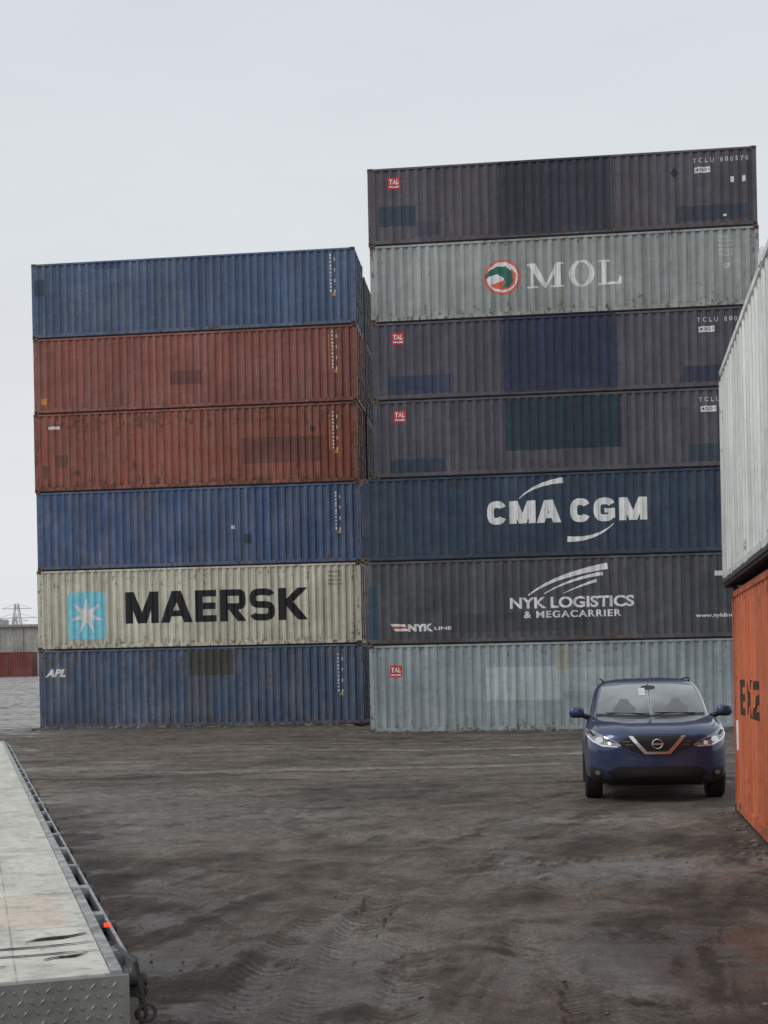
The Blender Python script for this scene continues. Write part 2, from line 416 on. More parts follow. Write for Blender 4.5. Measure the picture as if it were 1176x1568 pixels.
textbox(RC[1],'line_text_small','LINE',2.2,2.75,.46,.56,P_white,.03)
textbox(RC[1],'web_text','www.nykline.com',10.4,12.0,.62,.78,P_white,.02)
decal(RC[1],'number_panel',[rect(11.0,11.5,1.95,2.1)],P_white)

LX,LY=-12.88,48.85
LHs=[2.95,2.97,2.93,2.93,2.81,2.81]
lspecs=[
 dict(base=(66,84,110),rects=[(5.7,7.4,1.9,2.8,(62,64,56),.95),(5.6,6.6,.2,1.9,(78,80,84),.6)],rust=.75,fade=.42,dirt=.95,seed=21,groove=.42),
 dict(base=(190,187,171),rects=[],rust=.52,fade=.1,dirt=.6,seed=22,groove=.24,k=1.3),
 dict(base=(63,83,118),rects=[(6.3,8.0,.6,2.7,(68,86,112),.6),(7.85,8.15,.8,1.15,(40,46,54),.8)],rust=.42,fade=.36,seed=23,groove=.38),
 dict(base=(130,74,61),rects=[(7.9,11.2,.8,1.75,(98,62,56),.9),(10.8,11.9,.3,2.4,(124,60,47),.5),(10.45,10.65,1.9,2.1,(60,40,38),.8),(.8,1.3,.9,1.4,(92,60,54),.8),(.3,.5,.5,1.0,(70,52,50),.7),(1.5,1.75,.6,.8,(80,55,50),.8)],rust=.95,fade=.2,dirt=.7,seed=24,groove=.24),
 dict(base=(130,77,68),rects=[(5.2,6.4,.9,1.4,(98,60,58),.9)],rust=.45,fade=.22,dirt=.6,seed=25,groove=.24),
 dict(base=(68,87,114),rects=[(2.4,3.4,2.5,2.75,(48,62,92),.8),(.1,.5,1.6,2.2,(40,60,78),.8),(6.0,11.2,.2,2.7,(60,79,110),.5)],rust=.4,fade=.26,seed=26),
]
LC=[];z=-.05
for i,(sp,h) in enumerate(zip(lspecs,LHs)):
    kw={k:v for k,v in sp.items() if k not in('base','rects')}
    x,y=at(LX,LY,random.uniform(-.04,.04))
    c=make_container(sp['base'],(x,y,z),SA,h,sp['rects'],**kw); LC.append(c); z+=h
for i,c in enumerate(LC):
    if i==1: continue
    ms=[];zz=2.6
    for k in range(11):
        hh_=random.uniform(.05,.10)
        ms.append(rect(11.27,11.325,zz-hh_,zz))
        if k%3==1: ms.append(rect(11.42,11.46,zz-.12,zz))
        zz-=.13
    decal(c,'id_marks',ms,P_white,.004)
    decal(c,'caution_mark',[[(11.32,1.08),(11.48,1.08),(11.4,1.24)]],P_yellow,.004)
word(LC[1],'letters',[('M',3.36,4.64),('A',4.70,5.92),('E',6.02,6.82),('R',6.95,7.94),('S',8.04,9.02),('K',9.14,10.24)],.93,2.10,.29,P_black)
def rrect(x0,x1,z0,z1,r=.2):
    o=[]
    for cx,cz,a in ((x1-r,z1-r,0),(x0+r,z1-r,90),(x0+r,z0+r,180),(x1-r,z0+r,270)):
        for k in range(6): o.append((cx+r*math.cos(R(a+k*18)),cz+r*math.sin(R(a+k*18))))
    return o
decal(LC[1],'emblem_panel',[rrect(1.15,2.62,.38,2.14)],P_lblue,.004)
st=[]
for k in range(14):
    a=math.pi/2+k*math.pi/7; rr=.68 if k%2==0 else .23
    st.append((1.885+rr*math.cos(a),1.26+rr*1.08*math.sin(a)))
fan=[[(1.885,1.26),st[k-1],st[k],st[(k+1)%14]] for k in range(0,14,2)]
decal(LC[1],'emblem_star',fan,P_white,.008)
for r in range(4): textbox(LC[1],'stencil_text','MSKU 45',11.0,11.5,2.6-r*.15,2.69-r*.15,P_black,0)
textbox(LC[0],'letters','APL',.22,1.02,1.95,2.25,P_white,.05,.35)
decal(LC[2],'small_sticker',[rect(7.4,7.52,1.35,1.48)],P_white)
decal(LC[3],'small_panel',[rect(.55,1.0,2.35,2.46)],P_white)
decal(LC[4],'hazard_label',[rect(.25,.48,.35,.58)],P_ocher)
for c in (LC[3],LC[4]):
    decal(c,'stripe_marks',[rect(11.15,11.18,1.2,2.5)],P_ocher,.004)
mb=[(52,42,42),(40,48,62),(48,50,54),(50,60,80),(78,55,48),(55,60,64)]
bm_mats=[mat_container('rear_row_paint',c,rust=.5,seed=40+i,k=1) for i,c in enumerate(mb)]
back_mesh={}
def back_container(x,y,z,h,mi):
    e=empty('shipping_container',(x,y,z),SA)
    key=(round(h,2),mi)
    if key not in back_mesh:
        me=container_mesh(h)
        for mm in [bm_mats[mi],M_under,M_rod,M_cast,M_hole]: me.materials.append(mm)
        back_mesh[key]=me
    mkobj('shell',back_mesh[key],[],e)
z=-.05
for i in range(6):
    h=2.9 if i<5 else 2.6
    x,y=at(LX,LY,.02,2.7); back_container(x,y,z,h,i%3); z+=h
z=-.15
for i in range(6):
    x,y=at(0,41.9,-.25,2.7); back_container(x,y,z,2.6,(i*2+1)%6); z+=2.6

# ---------------------------------------------------------------- near right containers
NA=-R(99.8)
oc=make_container((188,98,62),(4.14,15.5,0.0),NA,2.62,rects=[(0,.3,.1,2.6,(150,80,58),.7),(3.4,6,.1,2.6,(175,84,54),.6)],rust=.5,seed=31,k=1.4,fade=.12,dirt=.6,groove=.4)
word(oc,'letters',[('E',.75,1.22),('X',1.38,1.92),('2',2.08,2.58)],1.18,1.58,.10,P_fblack)
decal(oc,'label',[rect(.22,.36,.75,1.1)],P_white)
wx,wy=at(4.14,15.5,0,-.10,NA)
wc=make_container((198,201,198),(wx,wy,2.66),NA,2.56,rust=.2,seed=32,k=1.3,fade=0,dirt=.35,rects=[(0,12.2,.0,.10,(40,42,45),.95)],groove=.2)
bm=bmesh.new(); box(bm,4.3,4.5,-.01,.17,2.5,2.62); mkobj('lifting_block',bm,P_white,wc)
bm=bmesh.new()
for xx in (0.0,L-.18):
    for yy in (.10,W-.17): box(bm,xx+.02,xx+.16,yy+.02,yy+.14,-.05,.0)
mkobj('twist_locks',bm,M_dark,wc)

# ---------------------------------------------------------------- ground
def h2(ix,iy,s):
    v=np.sin(ix*127.1+iy*311.7+s*74.7)*43758.5453
    return v-np.floor(v)
def vn(x,y,s):
    ix=np.floor(x);iy=np.floor(y);fx=x-ix;fy=y-iy
    fx=fx*fx*(3-2*fx);fy=fy*fy*(3-2*fy)
    return (h2(ix,iy,s)*(1-fx)+h2(ix+1,iy,s)*fx)*(1-fy)+(h2(ix,iy+1,s)*(1-fx)+h2(ix+1,iy+1,s)*fx)*fy
def fbm(x,y,s,o=4):
    a=0;w=.5
    for k in range(o): a=a+w*(vn(x,y,s+k)-.5); x=x*2.03+7.1;y=y*2.03+3.3;w*=.5
    return a
gx=np.concatenate([-9-np.geomspace(.3,1400,26)[::-1],np.arange(-9,9.01,.045),9+np.geomspace(.3,1400,26)])
gy=np.concatenate([[-60,-30,-12,-5,0,2,4],np.arange(5,13,.026),np.arange(13,22,.06),np.arange(22,48,.12),48+np.geomspace(.2,1800,50)])
GX,GY=np.meshgrid(gx,gy)
def ss(a,b,v):
    t=np.clip((v-a)/(b-a),0,1); return t*t*(3-2*t)
Z=-.15*ss(20,38,GY)*ss(-3,1,GX)-.05*ss(20,38,GY)*(1-ss(-3,1,GX))
Z=Z+2.45*ss(56,140,GY)
near=1-ss(50,60,GY)
lim=(np.abs(GX)<60)*near
flat=1-np.exp(-((GX-3.7)/1.4)**4-((GY-19)/3.5)**4)
Z=Z+lim*(.05*fbm(GX*.25,GY*.25,3)+.07*fbm(GX*1.1,GY*1.1,9)*flat+.04*fbm(GX*4,GY*4,19,5)*flat)-.004
tracks=[]
def T(cx,cy,Rr,hw,st,y0=2,y1=50,x0=-20,x1=20,tr=1): tracks.append((cx,cy,Rr,hw,st,y0,y1,x0,x1,tr))
T(26.2,5,27.05,.15,1.0,2,10.0); T(26.2,5,26.68,.15,1.0,2,11)
T(26.4,5,26.42,.13,.8,2,8.5)
T(-18,6,19.0,.15,.8,2,10,tr=.8)
T(24,4,25.5,.22,.6,6,26,tr=0); T(24,4,23.4,.22,.8,6,26,tr=0)
T(12,0,14.5,.24,.8,8,22,tr=0); T(12,0,12.6,.24,.75,8,22,tr=0)
T(-20,-6,27,.22,.7,8,25,tr=0); T(-20,-6,25.2,.22,.6,8,25,tr=0)
T(5,-30,41.5,.16,.9,9,13,.5,9,tr=.8); T(5,-30,42.0,.16,.8,9,14,.5,9,tr=.8); T(5,-30,44.3,.2,.9,10,16,-1,9,tr=0); T(4,-30,46.3,.2,.9,10,18,-2,9,tr=0)
for yy,hw in ((19.5,.12),(21,.14),(22.2,.16),(24.5,.2),(25.1,.14),(27,.2),(28.3,.25),(30.5,.25),(32.5,.3),(35,.3),(37.5,.3)):
    T(random.uniform(-6,8),yy-120,120,hw,random.uniform(.6,1.0),17,41,tr=0)
best=np.zeros_like(GX); trs=np.zeros_like(GX); tre=np.zeros_like(GX)
jit=.03*fbm(GX*2.0,GY*2.0,61)
for (cx,cy,Rr,hw,stg,y0,y1,x0,x1,trd) in tracks:
    r=np.hypot(GX-cx,GY-cy); wob=.07*fbm(GX*.8,GY*.8,33)
    t_=(r-Rr+wob)
    win=ss(y0-.5,y0+.5,GY)*(1-ss(y1-2.5,y1+2.5,GY))*ss(x0-.5,x0+.5,GX)*(1-ss(x1-.5,x1+.5,GX))
    brk=np.clip(.68+2.4*fbm(GX*.9,GY*.9,Rr%17),0,1)
    m=np.exp(-(np.abs(t_)/hw)**4)*stg*brk*win
    ridge=np.exp(-((np.abs(t_)-hw*1.35)/(hw*.4))**2)*stg*brk*win
    s=np.arctan2(GY-cy,GX-cx)*Rr
    s=s+np.abs(t_)*.55+jit
    tr_=np.where(m>.15,np.clip(np.sin(s*2*np.pi/.105)*1.5,-1,1),0)*(GY<12.5)*trd
    Z=Z-.022*m*lim+.016*ridge*lim+.009*tr_*lim*m
    up=m>best; trs=np.where(up,s,trs); tre=np.where(up,m*trd,tre); best=np.maximum(best,m)
trk=best
def ell(cx,cy,rx,ry,ang=0,p=2):
    c,s=math.cos(ang),math.sin(ang); u=((GX-cx)*c+(GY-cy)*s)/rx; v=(-(GX-cx)*s+(GY-cy)*c)/ry
    return np.exp(-(u*u+v*v)**(p/2))
wet=.9*ell(-2.1,16.3,1.3,1.6)+.8*ell(-3.9,19.5,1.4,1.2)+.7*ell(-2.9,14.2,.35,.6)+.8*ell(-.8,27.2,.7,.25)+1*ell(3.5,28,1.8,.3)+.8*ell(1.2,25.3,2.2,.3)
wet=wet+.7*ell(2.2,11.3,1.3,.7,.1)+.6*ell(1.2,11.8,.3,1.2)+.9*ell(2.42,9.5,.07,.1)+.5*ell(1.2,14.2,1.2,.3)+.5*ell(0,21,5,.4)+.8*ell(-.5,7,.7,1.6)+.6*ell(0,31,8,.6)+.7*ell(1.5,8,.9,1.4)+.5*ell(-1.5,9.5,.6,1.2)
wet=wet+.6*ss(-9,-15,GX)*ss(38,55,GY)
pale=1.0*ell(2.3,11.3,1.2,.6,.1)+.6*ell(1.15,12.0,.3,1.2)+.7*ell(2.3,15.0,1.1,.5)+.95*ell(-2.3,16.2,1.5,1.3)+.5*ell(-2.8,14.2,.5,.5)+.6*ss(-8,-13,GX)*ss(40,52,GY)+.6*ell(.4,14.0,.9,.4)+.5*ell(-.1,8.3,.35,1.5)+.95*ell(4.0,28.5,3,.35)+1.0*ell(-.8,27,.7,.2)+.5*ell(.9,8.2,.3,1)+.6*ell(0,24.5,7,.3)+.7*ell(-3.8,19.5,1.6,.9)+.8*ell(2,32,5,.25)+.5*ell(-6,26,2,.5)+.6*ell(1.3,6.9,.25,.7)
dark=.9*ell(-.8,7.2,.9,1.6)+.8*ell(1.9,8.0,.9,1.3)+.7*ell(-2,11.5,1.2,1.4)+.7*ell(2.9,13.3,1.2,.6)+.6*ell(.5,18,2,.8)+.8*ell(0,38,14,1.8)+.5*ell(3,9.6,1.4,.5)+.5*ell(-4,23,3,.8)
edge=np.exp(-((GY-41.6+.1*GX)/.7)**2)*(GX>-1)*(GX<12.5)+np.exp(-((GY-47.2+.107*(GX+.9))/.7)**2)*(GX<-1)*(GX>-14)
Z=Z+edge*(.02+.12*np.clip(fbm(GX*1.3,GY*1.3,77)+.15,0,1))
r1_=np.hypot(GX-22,GY-3)+.5*fbm(GX*.3,GY*.3,51); s1_=np.arctan2(GY-3,GX-22)*24
r2_=np.hypot(GX-4,GY+28)+.5*fbm(GX*.3,GY*.3,52); s2_=np.arctan2(GX-4,GY+28)*45
ny,nx=GX.shape
verts=np.stack([GX.ravel(),GY.ravel(),Z.ravel()],1)
idx=np.arange(nx*ny).reshape(ny,nx)
faces=np.stack([idx[:-1,:-1].ravel(),idx[:-1,1:].ravel(),idx[1:,1:].ravel(),idx[1:,:-1].ravel()],1)
me=bpy.data.meshes.new('ground'); me.vertices.add(len(verts)); me.vertices.foreach_set('co',verts.ravel().astype(np.float32))
me.loops.add(faces.size); me.loops.foreach_set('vertex_index',faces.ravel().astype(np.int32))
me.polygons.add(len(faces)); me.polygons.foreach_set('loop_start',(np.arange(len(faces))*4).astype(np.int32))
me.polygons.foreach_set('loop_total',np.full(len(faces),4,np.int32)); me.polygons.foreach_set('use_smooth',[True]*len(faces))
me.update(calc_edges=True)
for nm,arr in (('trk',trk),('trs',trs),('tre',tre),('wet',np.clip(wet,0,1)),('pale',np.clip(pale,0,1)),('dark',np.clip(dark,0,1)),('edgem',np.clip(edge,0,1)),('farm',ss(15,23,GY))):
    at_=me.attributes.new(nm,'FLOAT','POINT'); at_.data.foreach_set('value',arr.ravel().astype(np.float32))
for nm,a_,b_ in (('flow1',r1_,s1_),('flow2',r2_,s2_)):
    at_=me.attributes.new(nm,'FLOAT_VECTOR','POINT'); at_.data.foreach_set('vector',np.stack([a_.ravel(),b_.ravel(),np.zeros(a_.size)],1).ravel().astype(np.float32))
def ground_z(x,y):
    j=int(np.clip(np.searchsorted(gx,x),0,nx-1)); i=int(np.clip(np.searchsorted(gy,y),0,ny-1)); return float(Z[i,j])
M=bpy.data.materials.new('muddy_ground'); t=NT(M)
tc=t.n('ShaderNodeTexCoord').outputs['Object']
def attr(n_,o='Fac'): return t.n('ShaderNodeAttribute',attribute_name=n_).outputs[o]
A_trk,A_trs,A_wet,A_pale,A_edge,A_far,A_tre,A_dark=[attr(q) for q in ('trk','trs','wet','pale','edgem','farm','tre','dark')]
F1,F2=attr('flow1','Vector'),attr('flow2','Vector')
n1=t.noise(tc,.30,8,.62,.4); n2=t.noise(tc,1.5,8,.68,.6); n3=t.noise(tc,13,6,.72); n4=t.noise(tc,60,3,.7); n5=t.noise(tc,4.5,7,.7,.4)
fa=t.noise(t.mapv(F1,(2.2,.36,1)),1.0,7,.66,.5); fb=t.noise(t.mapv(F2,(1.9,.10,1)),1.0,8,.66,.3)
flow=t.mix(t.math('MAXIMUM',A_far,t.rng(n1,.48,.56,0,.7)),fa,fb)
mixv=t.math('ADD',t.math('ADD',t.math('MULTIPLY',n1,.20),t.math('MULTIPLY',n2,.24)),t.math('ADD',t.math('MULTIPLY',flow,.30),t.math('ADD',t.math('MULTIPLY',n5,.15),t.math('MULTIPLY',n3,.11))))
mixv=t.math('SUBTRACT',mixv,t.math('MULTIPLY',A_dark,.035))
cr=t.n('ShaderNodeValToRGB'); t.t.links.new(mixv,cr.inputs[0])
e=cr.color_ramp.elements; e[0].position=.42; e[0].color=(.030,.024,.019,1); e[1].position=.59; e[1].color=(.40,.35,.295,1)
q=e.new(.458); q.color=(.074,.058,.044,1); q=e.new(.497); q.color=(.145,.115,.089,1); q=e.new(.54); q.color=(.235,.195,.158,1)
col=cr.outputs[0]
col=t.mix(t.math('MULTIPLY',A_trk,t.rng(n2,.38,.6,.25,.75)),col,(.25,.205,.165))
tread=t.math('SINE',t.math('MULTIPLY',A_trs,2*math.pi/.105))
tm=t.math('MULTIPLY',t.rng(tread,.25,-.45),t.rng(A_tre,.15,.4))
tm=t.math('MULTIPLY',tm,t.math('MULTIPLY',t.rng(n2,.36,.52,.2,1),t.rng(n5,.35,.6,.5,1)))
col=t.mix(t.math('MULTIPLY',tm,.7),col,(.034,.028,.023))
pm=t.math('MULTIPLY',A_pale,t.rng(t.math('ADD',t.math('MULTIPLY',n2,.25),t.math('ADD',t.math('MULTIPLY',n5,.35),t.math('MULTIPLY',flow,.40))),.43,.53))
col=t.mix(t.math('MULTIPLY',pm,.85),col,(.50,.475,.43))
col=t.mix(t.rng(n4,.46,.66,0,.6),col,(.028,.024,.020))
col=t.mix(t.rng(n3,.52,.64,0,.6),col,(.040,.033,.027))
vo=t.n('ShaderNodeTexVoronoi'); t.t.links.new(tc,vo.inputs['Vector']); vo.inputs['Scale'].default_value=26
grit=t.math('MULTIPLY',t.rng(vo.outputs['Distance'],.14,.22,1,0),t.rng(n2,.47,.56))
col=t.mix(t.math('MULTIPLY',grit,.65),col,(.46,.42,.37))
wm=t.math('ADD',t.math('MULTIPLY',A_wet,.15),t.math('ADD',t.math('MULTIPLY',n2,.45),t.math('MULTIPLY',flow,.55)))
wm=t.rng(wm,.545,.585)
col=t.mix(t.math('MULTIPLY',wm,.5),col,(.045,.037,.030))
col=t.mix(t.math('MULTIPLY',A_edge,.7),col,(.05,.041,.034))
rough=t.math('SUBTRACT',.82,t.math('MULTIPLY',wm,.66))
hh=t.math('ADD',t.math('ADD',t.math('MULTIPLY',n2,.5),t.math('MULTIPLY',n3,.6)),t.math('MULTIPLY',n4,.22))
hh=t.math('ADD',hh,t.math('MULTIPLY',flow,.3)); hh=t.math('ADD',hh,t.math('MULTIPLY',n5,.6))
hh=t.math('SUBTRACT',hh,t.math('MULTIPLY',tm,.3))
hh=t.math('ADD',hh,t.math('MULTIPLY',grit,.2))
bp=t.n('ShaderNodeBump'); t.t.links.new(hh,bp.inputs['Height']); bp.inputs['Distance'].default_value=.07
t.set(bp.inputs['Strength'],t.rng(wm,0,1,1.0,.30))
t.out(col,rough,0,bp.outputs[0],0,.6)
me.materials.append(M)
g=bpy.data.objects.new('ground',me); COL.objects.link(g)

bm=bmesh.new()
for i in range(3200):
    y=5+ (random.random()**1.5)*34; x=random.uniform(-.38,.36)*y
    if abs(x-3.7)<1.1 and 16<y<22: continue
    s=random.uniform(.003,.010)*(1 if random.random()<.97 else 2.2)
    zc=ground_z(x,y)+s*.2
    r_=bmesh.ops.create_icosphere(bm,subdivisions=1,radius=s)
    sx,sy,sz=random.uniform(.7,1.4),random.uniform(.7,1.4),random.uniform(.4,.8)
    for v in r_['verts']:
        v.co=Vector((v.co.x*sx*random.uniform(.8,1.2)+x,v.co.y*sy+y,v.co.z*sz+zc))
for i in range(560):
    u=random.random()
    if u<.45: x=random.uniform(-.6,11.8); y=41.75-.1*x-abs(random.gauss(0,.35)); s=random.uniform(.02,.085)
    elif u<.8: x=random.uniform(-13,-1); y=47.35-.107*(x+.9)-abs(random.gauss(0,.35)); s=random.uniform(.02,.085)
    else:
        q=random.uniform(0,7); x=4.14-.1725*q-abs(random.gauss(0,.12))-.02; y=15.5-q; s=random.uniform(.008,.035)
    zc=ground_z(x,y)
    r_=bmesh.ops.create_icosphere(bm,subdivisions=1,radius=s)
    for v in r_['verts']: v.co=Vector((v.co.x*1.5*random.uniform(.8,1.2)+x,v.co.y+y,v.co.z*.7*random.uniform(.7,1.2)+zc))
mkobj('gravel',bm,simple('gravel_stone',(.15,.128,.108),.8,var=.7,scale=3))

# ---------------------------------------------------------------- far background
bw=empty('warehouse',(-95,205,2.2),R(0))
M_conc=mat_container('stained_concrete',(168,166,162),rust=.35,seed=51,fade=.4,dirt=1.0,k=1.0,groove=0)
bm=bmesh.new(); box(bm,0,47.5,0,30,0,8.3)
for i in range(13): box(bm,i*3.8+.1,i*3.8+.5,-.12,0,0,8.3)
box(bm,-.3,47.8,-.4,30.3,8.3,8.7)
box(bm,10,16,4,10,8.7,10.2); box(bm,30,34,3,8,8.7,9.8)
mkobj('walls',bm,M_conc,bw)
bm=bmesh.new()
for i in range(4): box(bm,i*11+3,i*11+6.6,-.05,-.01,0,4.4)
mkobj('dock_doors',bm,M_dark,bw)
def far_container(x,y,z,rz,colr,seed,h=2.6):
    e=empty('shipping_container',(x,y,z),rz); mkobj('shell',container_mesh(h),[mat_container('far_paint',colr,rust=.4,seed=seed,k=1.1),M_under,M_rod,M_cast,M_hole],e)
far_container(-52.6,150,2.4,0,(126,60,56),61,2.9); far_container(-65.5,150,2.4,0,(110,62,56),63,2.9)
far_container(-39.5,156,2.4,0,(90,92,96),62)

def pylon(x,y,h):
    bm=bmesh.new(); n=9
    for k in range(n):
        z0=h*k/n;z1=h*(k+1)/n; w0=3.2*(1-k/n*.85);w1=3.2*(1-(k+1)/n*.85)
        cs=[(-1,-1),(1,-1),(1,1),(-1,1)]
        for j in range(4):
            a=cs[j];b=cs[(j+1)%4]
            cyl(bm,(a[0]*w0,a[1]*w0,z0),(a[0]*w1,a[1]*w1,z1),.10,5)
            cyl(bm,(a[0]*w0,a[1]*w0,z0),(b[0]*w1,b[1]*w1,z1),.06,4)
            cyl(bm,(b[0]*w0,b[1]*w0,z0),(a[0]*w1,a[1]*w1,z1),.06,4)
    for zz,wd in ((.7,7),(.82,6),(.94,4.5)):
        cyl(bm,(-wd,0,h*zz),(wd,0,h*zz),.10,5); cyl(bm,(-wd,0,h*zz),(0,0,h*zz+1.6),.06,4); cyl(bm,(wd,0,h*zz),(0,0,h*zz+1.6),.06,4)
    mkobj('power_pylon',bm,simple('pylon_steel',(.42,.43,.45),.6),loc=(x,y,2))
pylon(-112,400,24); pylon(-124,440,22)

# ---------------------------------------------------------------- car
def subdiv(me,levels=2):
    o=bpy.data.objects.new('tmp',me); COL.objects.link(o)
    md=o.modifiers.new('s','SUBSURF'); md.levels=levels; md.render_levels=levels
    bpy.context.view_layer.update(); dg=bpy.context.evaluated_depsgraph_get()
    r=bpy.data.meshes.new_from_object(o.evaluated_get(dg)); bpy.data.objects.remove(o); return r
M_paint=bpy.data.materials.new('car_paint_blue'); t=NT(M_paint)
tc=t.n('ShaderNodeTexCoord').outputs['Object']
nz=t.noise(tc,2.5,6); sp=t.n('ShaderNodeSeparateXYZ'); t.t.links.new(tc,sp.inputs[0])
cc=t.mix(t.math('MULTIPLY',t.rng(nz,.4,.7),t.rng(sp.outputs[2],.2,.75,.55,.06)),(.030,.052,.130),(.09,.085,.08))
t.out(cc,t.rng(nz,.3,.7,.28,.42),.5,None,1.0,.5)
M_plastic=simple('black_plastic',(.014,.014,.015),.5); M_tire=simple('tyre_rubber',(.018,.018,.018),.8,bump=.3)
M_chrome=simple('chrome',(.72,.73,.75),.15,1.0,var=.02); M_alloy=simple('alloy',(.38,.39,.41),.35,.9)
M_glass=bpy.data.materials.new('windscreen_glass'); t=NT(M_glass)
tc=t.n('ShaderNodeTexCoord').outputs['Object']; sp=t.n('ShaderNodeSeparateXYZ'); t.t.links.new(tc,sp.inputs[0])
nz=t.noise(tc,2.2,2)
fz=t.math('ADD',t.rng(sp.outputs[2],1.05,1.5,0,.75),t.rng(nz,.35,.65,-.2,.25))  # sky reflection painted into the glass colour, paler towards the top
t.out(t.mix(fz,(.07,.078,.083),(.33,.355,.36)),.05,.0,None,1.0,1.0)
M_sglass=simple('side_glass',(.02,.022,.024),.05,coat=1)
M_lampg=simple('headlamp_glass',(.30,.32,.34),.08,.5,coat=1,var=.6,scale=14)
M_lens=simple('headlamp_lens',(.8,.82,.85),.05,.6,coat=1,var=.1)
M_grille=simple('grille_mesh',(.010,.010,.011),.5)
M_int=simple('seat_fabric',(.075,.082,.086),.2,coat=1)
car=empty('parked_car',(3.46,16.62,0),-R(8.0))
stn=[(-.01,.36,.40,.44,.52,.42,.71,.36,.80,.83),(.04,.29,.60,.67,.52,.66,.77,.56,.875,.905),(.14,.25,.71,.80,.54,.785,.83,.66,.935,.965),
(.30,.22,.78,.885,.56,.87,.90,.75,.99,1.01),(.60,.21,.80,.925,.60,.915,.945,.81,1.03,1.045),(.95,.21,.80,.93,.60,.92,.97,.84,1.06,1.075),
(1.3,.21,.80,.91,.60,.90,.98,.85,1.075,1.09),(2.0,.21,.80,.89,.58,.89,.97,.85,1.07,1.09),(3.0,.21,.80,.90,.60,.895,.98,.85,1.08,1.10),
(3.6,.23,.80,.915,.62,.90,1.0,.83,1.10,1.12),(4.1,.28,.76,.87,.62,.85,.98,.76,1.10,1.12),(4.33,.34,.66,.74,.62,.74,.92,.66,1.02,1.05),(4.40,.45,.50,.55,.62,.55,.85,.5,.92,.94)]
bm=bmesh.new(); rings=[]
for (y,zb,wb,wm_,zm,ws,zs,wt,ze,zc) in stn:
    rib=.022 if .1<y<1.35 else 0
    half=[(wb*.5,zb),(wb*.93,zb+.005),(wm_*.985,zb+.10),(wm_,zm-.08),(wm_,zm+.10),(ws,zs),(wt,ze),(wt*.90,ze+.010),(wt*.62,ze+(zc-ze)*.6+rib),(wt*.45,ze+(zc-ze)*.8-rib*.2)]
    pts=[(0,zb)]+half+[(0,zc)]+[(-a,b) for a,b in half[::-1]]
    rings.append([bm.verts.new((a,y,b)) for a,b in pts])
for a,b in zip(rings,rings[1:]):
    n=len(a)
    for i in range(n): bm.faces.new((a[i],b[i],b[(i+1)%n],a[(i+1)%n]))
for rg in (rings[0],rings[-1]):
    n=len(rg)
    for k in range(n//2):
        vs=list(dict.fromkeys([rg[k],rg[k+1],rg[(n-k-1)%n],rg[(n-k)%n]]))
        if len(vs)>=3:
            try: bm.faces.new(vs)
            except ValueError: pass
bmesh.ops.recalc_face_normals(bm,faces=bm.faces[:])
cage=bpy.data.meshes.new('cage'); bm.to_mesh(cage); bm.free()
bodyme=subdiv(cage,3)
ob=bpy.data.objects.new('tmpb',bodyme); COL.objects.link(ob)
bm=bmesh.new()
for wy_ in (.90,3.55):
    for s in (-1,1): cyl(bm,(s*.62,wy_,.35),(s*1.2,wy_,.35),.405,40)
bmesh.ops.recalc_face_normals(bm,faces=bm.faces[:])
cutme=bpy.data.meshes.new('cut'); bm.to_mesh(cutme); bm.free()
cut=bpy.data.objects.new('cut',cutme); COL.objects.link(cut)
md=ob.modifiers.new('b','BOOLEAN'); md.object=cut; md.operation='DIFFERENCE'; md.solver='EXACT'
bpy.context.view_layer.update(); dg=bpy.context.evaluated_depsgraph_get()
bm2=bpy.data.meshes.new_from_object(ob.evaluated_get(dg))
bpy.data.objects.remove(ob); bpy.data.objects.remove(cut)
bm2.materials.clear(); bm2.materials.append(M_paint); bm2.materials.append(M_plastic)
for p in bm2.polygons:
    c=p.center; p.use_smooth=True
    well=any(math.hypot(c.y-w_,c.z-.35)<.41 for w_ in (.9,3.55)) and abs(c.x)<.93
    arch=any(math.hypot(c.y-w_,c.z-.35)<.465 for w_ in (.9,3.55)) and abs(c.x)>.7
    p.material_index=1 if (c.z<.31 or well or arch) else 0
    if well and abs(p.normal.x)>.9: p.use_smooth=False
mkobj('body',bm2,[M_paint,M_plastic],car)
body_bvh=BVHTree.FromPolygons([v.co for v in bodyme.vertices],[tuple(p.vertices) for p in bodyme.polygons])
lv=[(0.98,[(0,.98),(.40,1.02),(.77,1.24),(.85,1.6),(.865,2.4),(.84,3.4),(.75,4.0),(.35,4.12),(0,4.14)]),
    (1.12,[(0,1.14),(.42,1.18),(.745,1.34),(.82,1.68),(.835,2.4),(.81,3.4),(.71,3.93),(.33,4.04),(0,4.06)]),
    (1.32,[(0,1.48),(.42,1.52),(.705,1.64),(.765,1.9),(.775,2.4),(.74,3.3),(.64,3.78),(.30,3.87),(0,3.88)]),
    (1.49,[(0,1.82),(.40,1.85),(.655,1.95),(.705,2.12),(.71,2.5),(.67,3.2),(.58,3.62),(.28,3.68),(0,3.69)]),
    (1.56,[(0,2.0),(.36,2.03),(.57,2.10),(.61,2.25),(.62,2.5),(.59,3.1),(.50,3.5),(.24,3.56),(0,3.57)]),
    (1.598,[(0,2.3),(.20,2.32),(.34,2.36),(.37,2.45),(.38,2.6),(.36,3.0),(.31,3.2),(.15,3.24),(0,3.25)])]
bm=bmesh.new(); rings=[]
for zz,pl in lv:
    pts=pl+[(-a,b) for a,b in pl[-2:0:-1]]
    rings.append([bm.verts.new((a,b,zz)) for a,b in pts])
for a,b in zip(rings,rings[1:]):
    n=len(a)
    for i in range(n): bm.faces.new((a[i],a[(i+1)%n],b[(i+1)%n],b[i]))
top=rings[-1]; n=len(top)
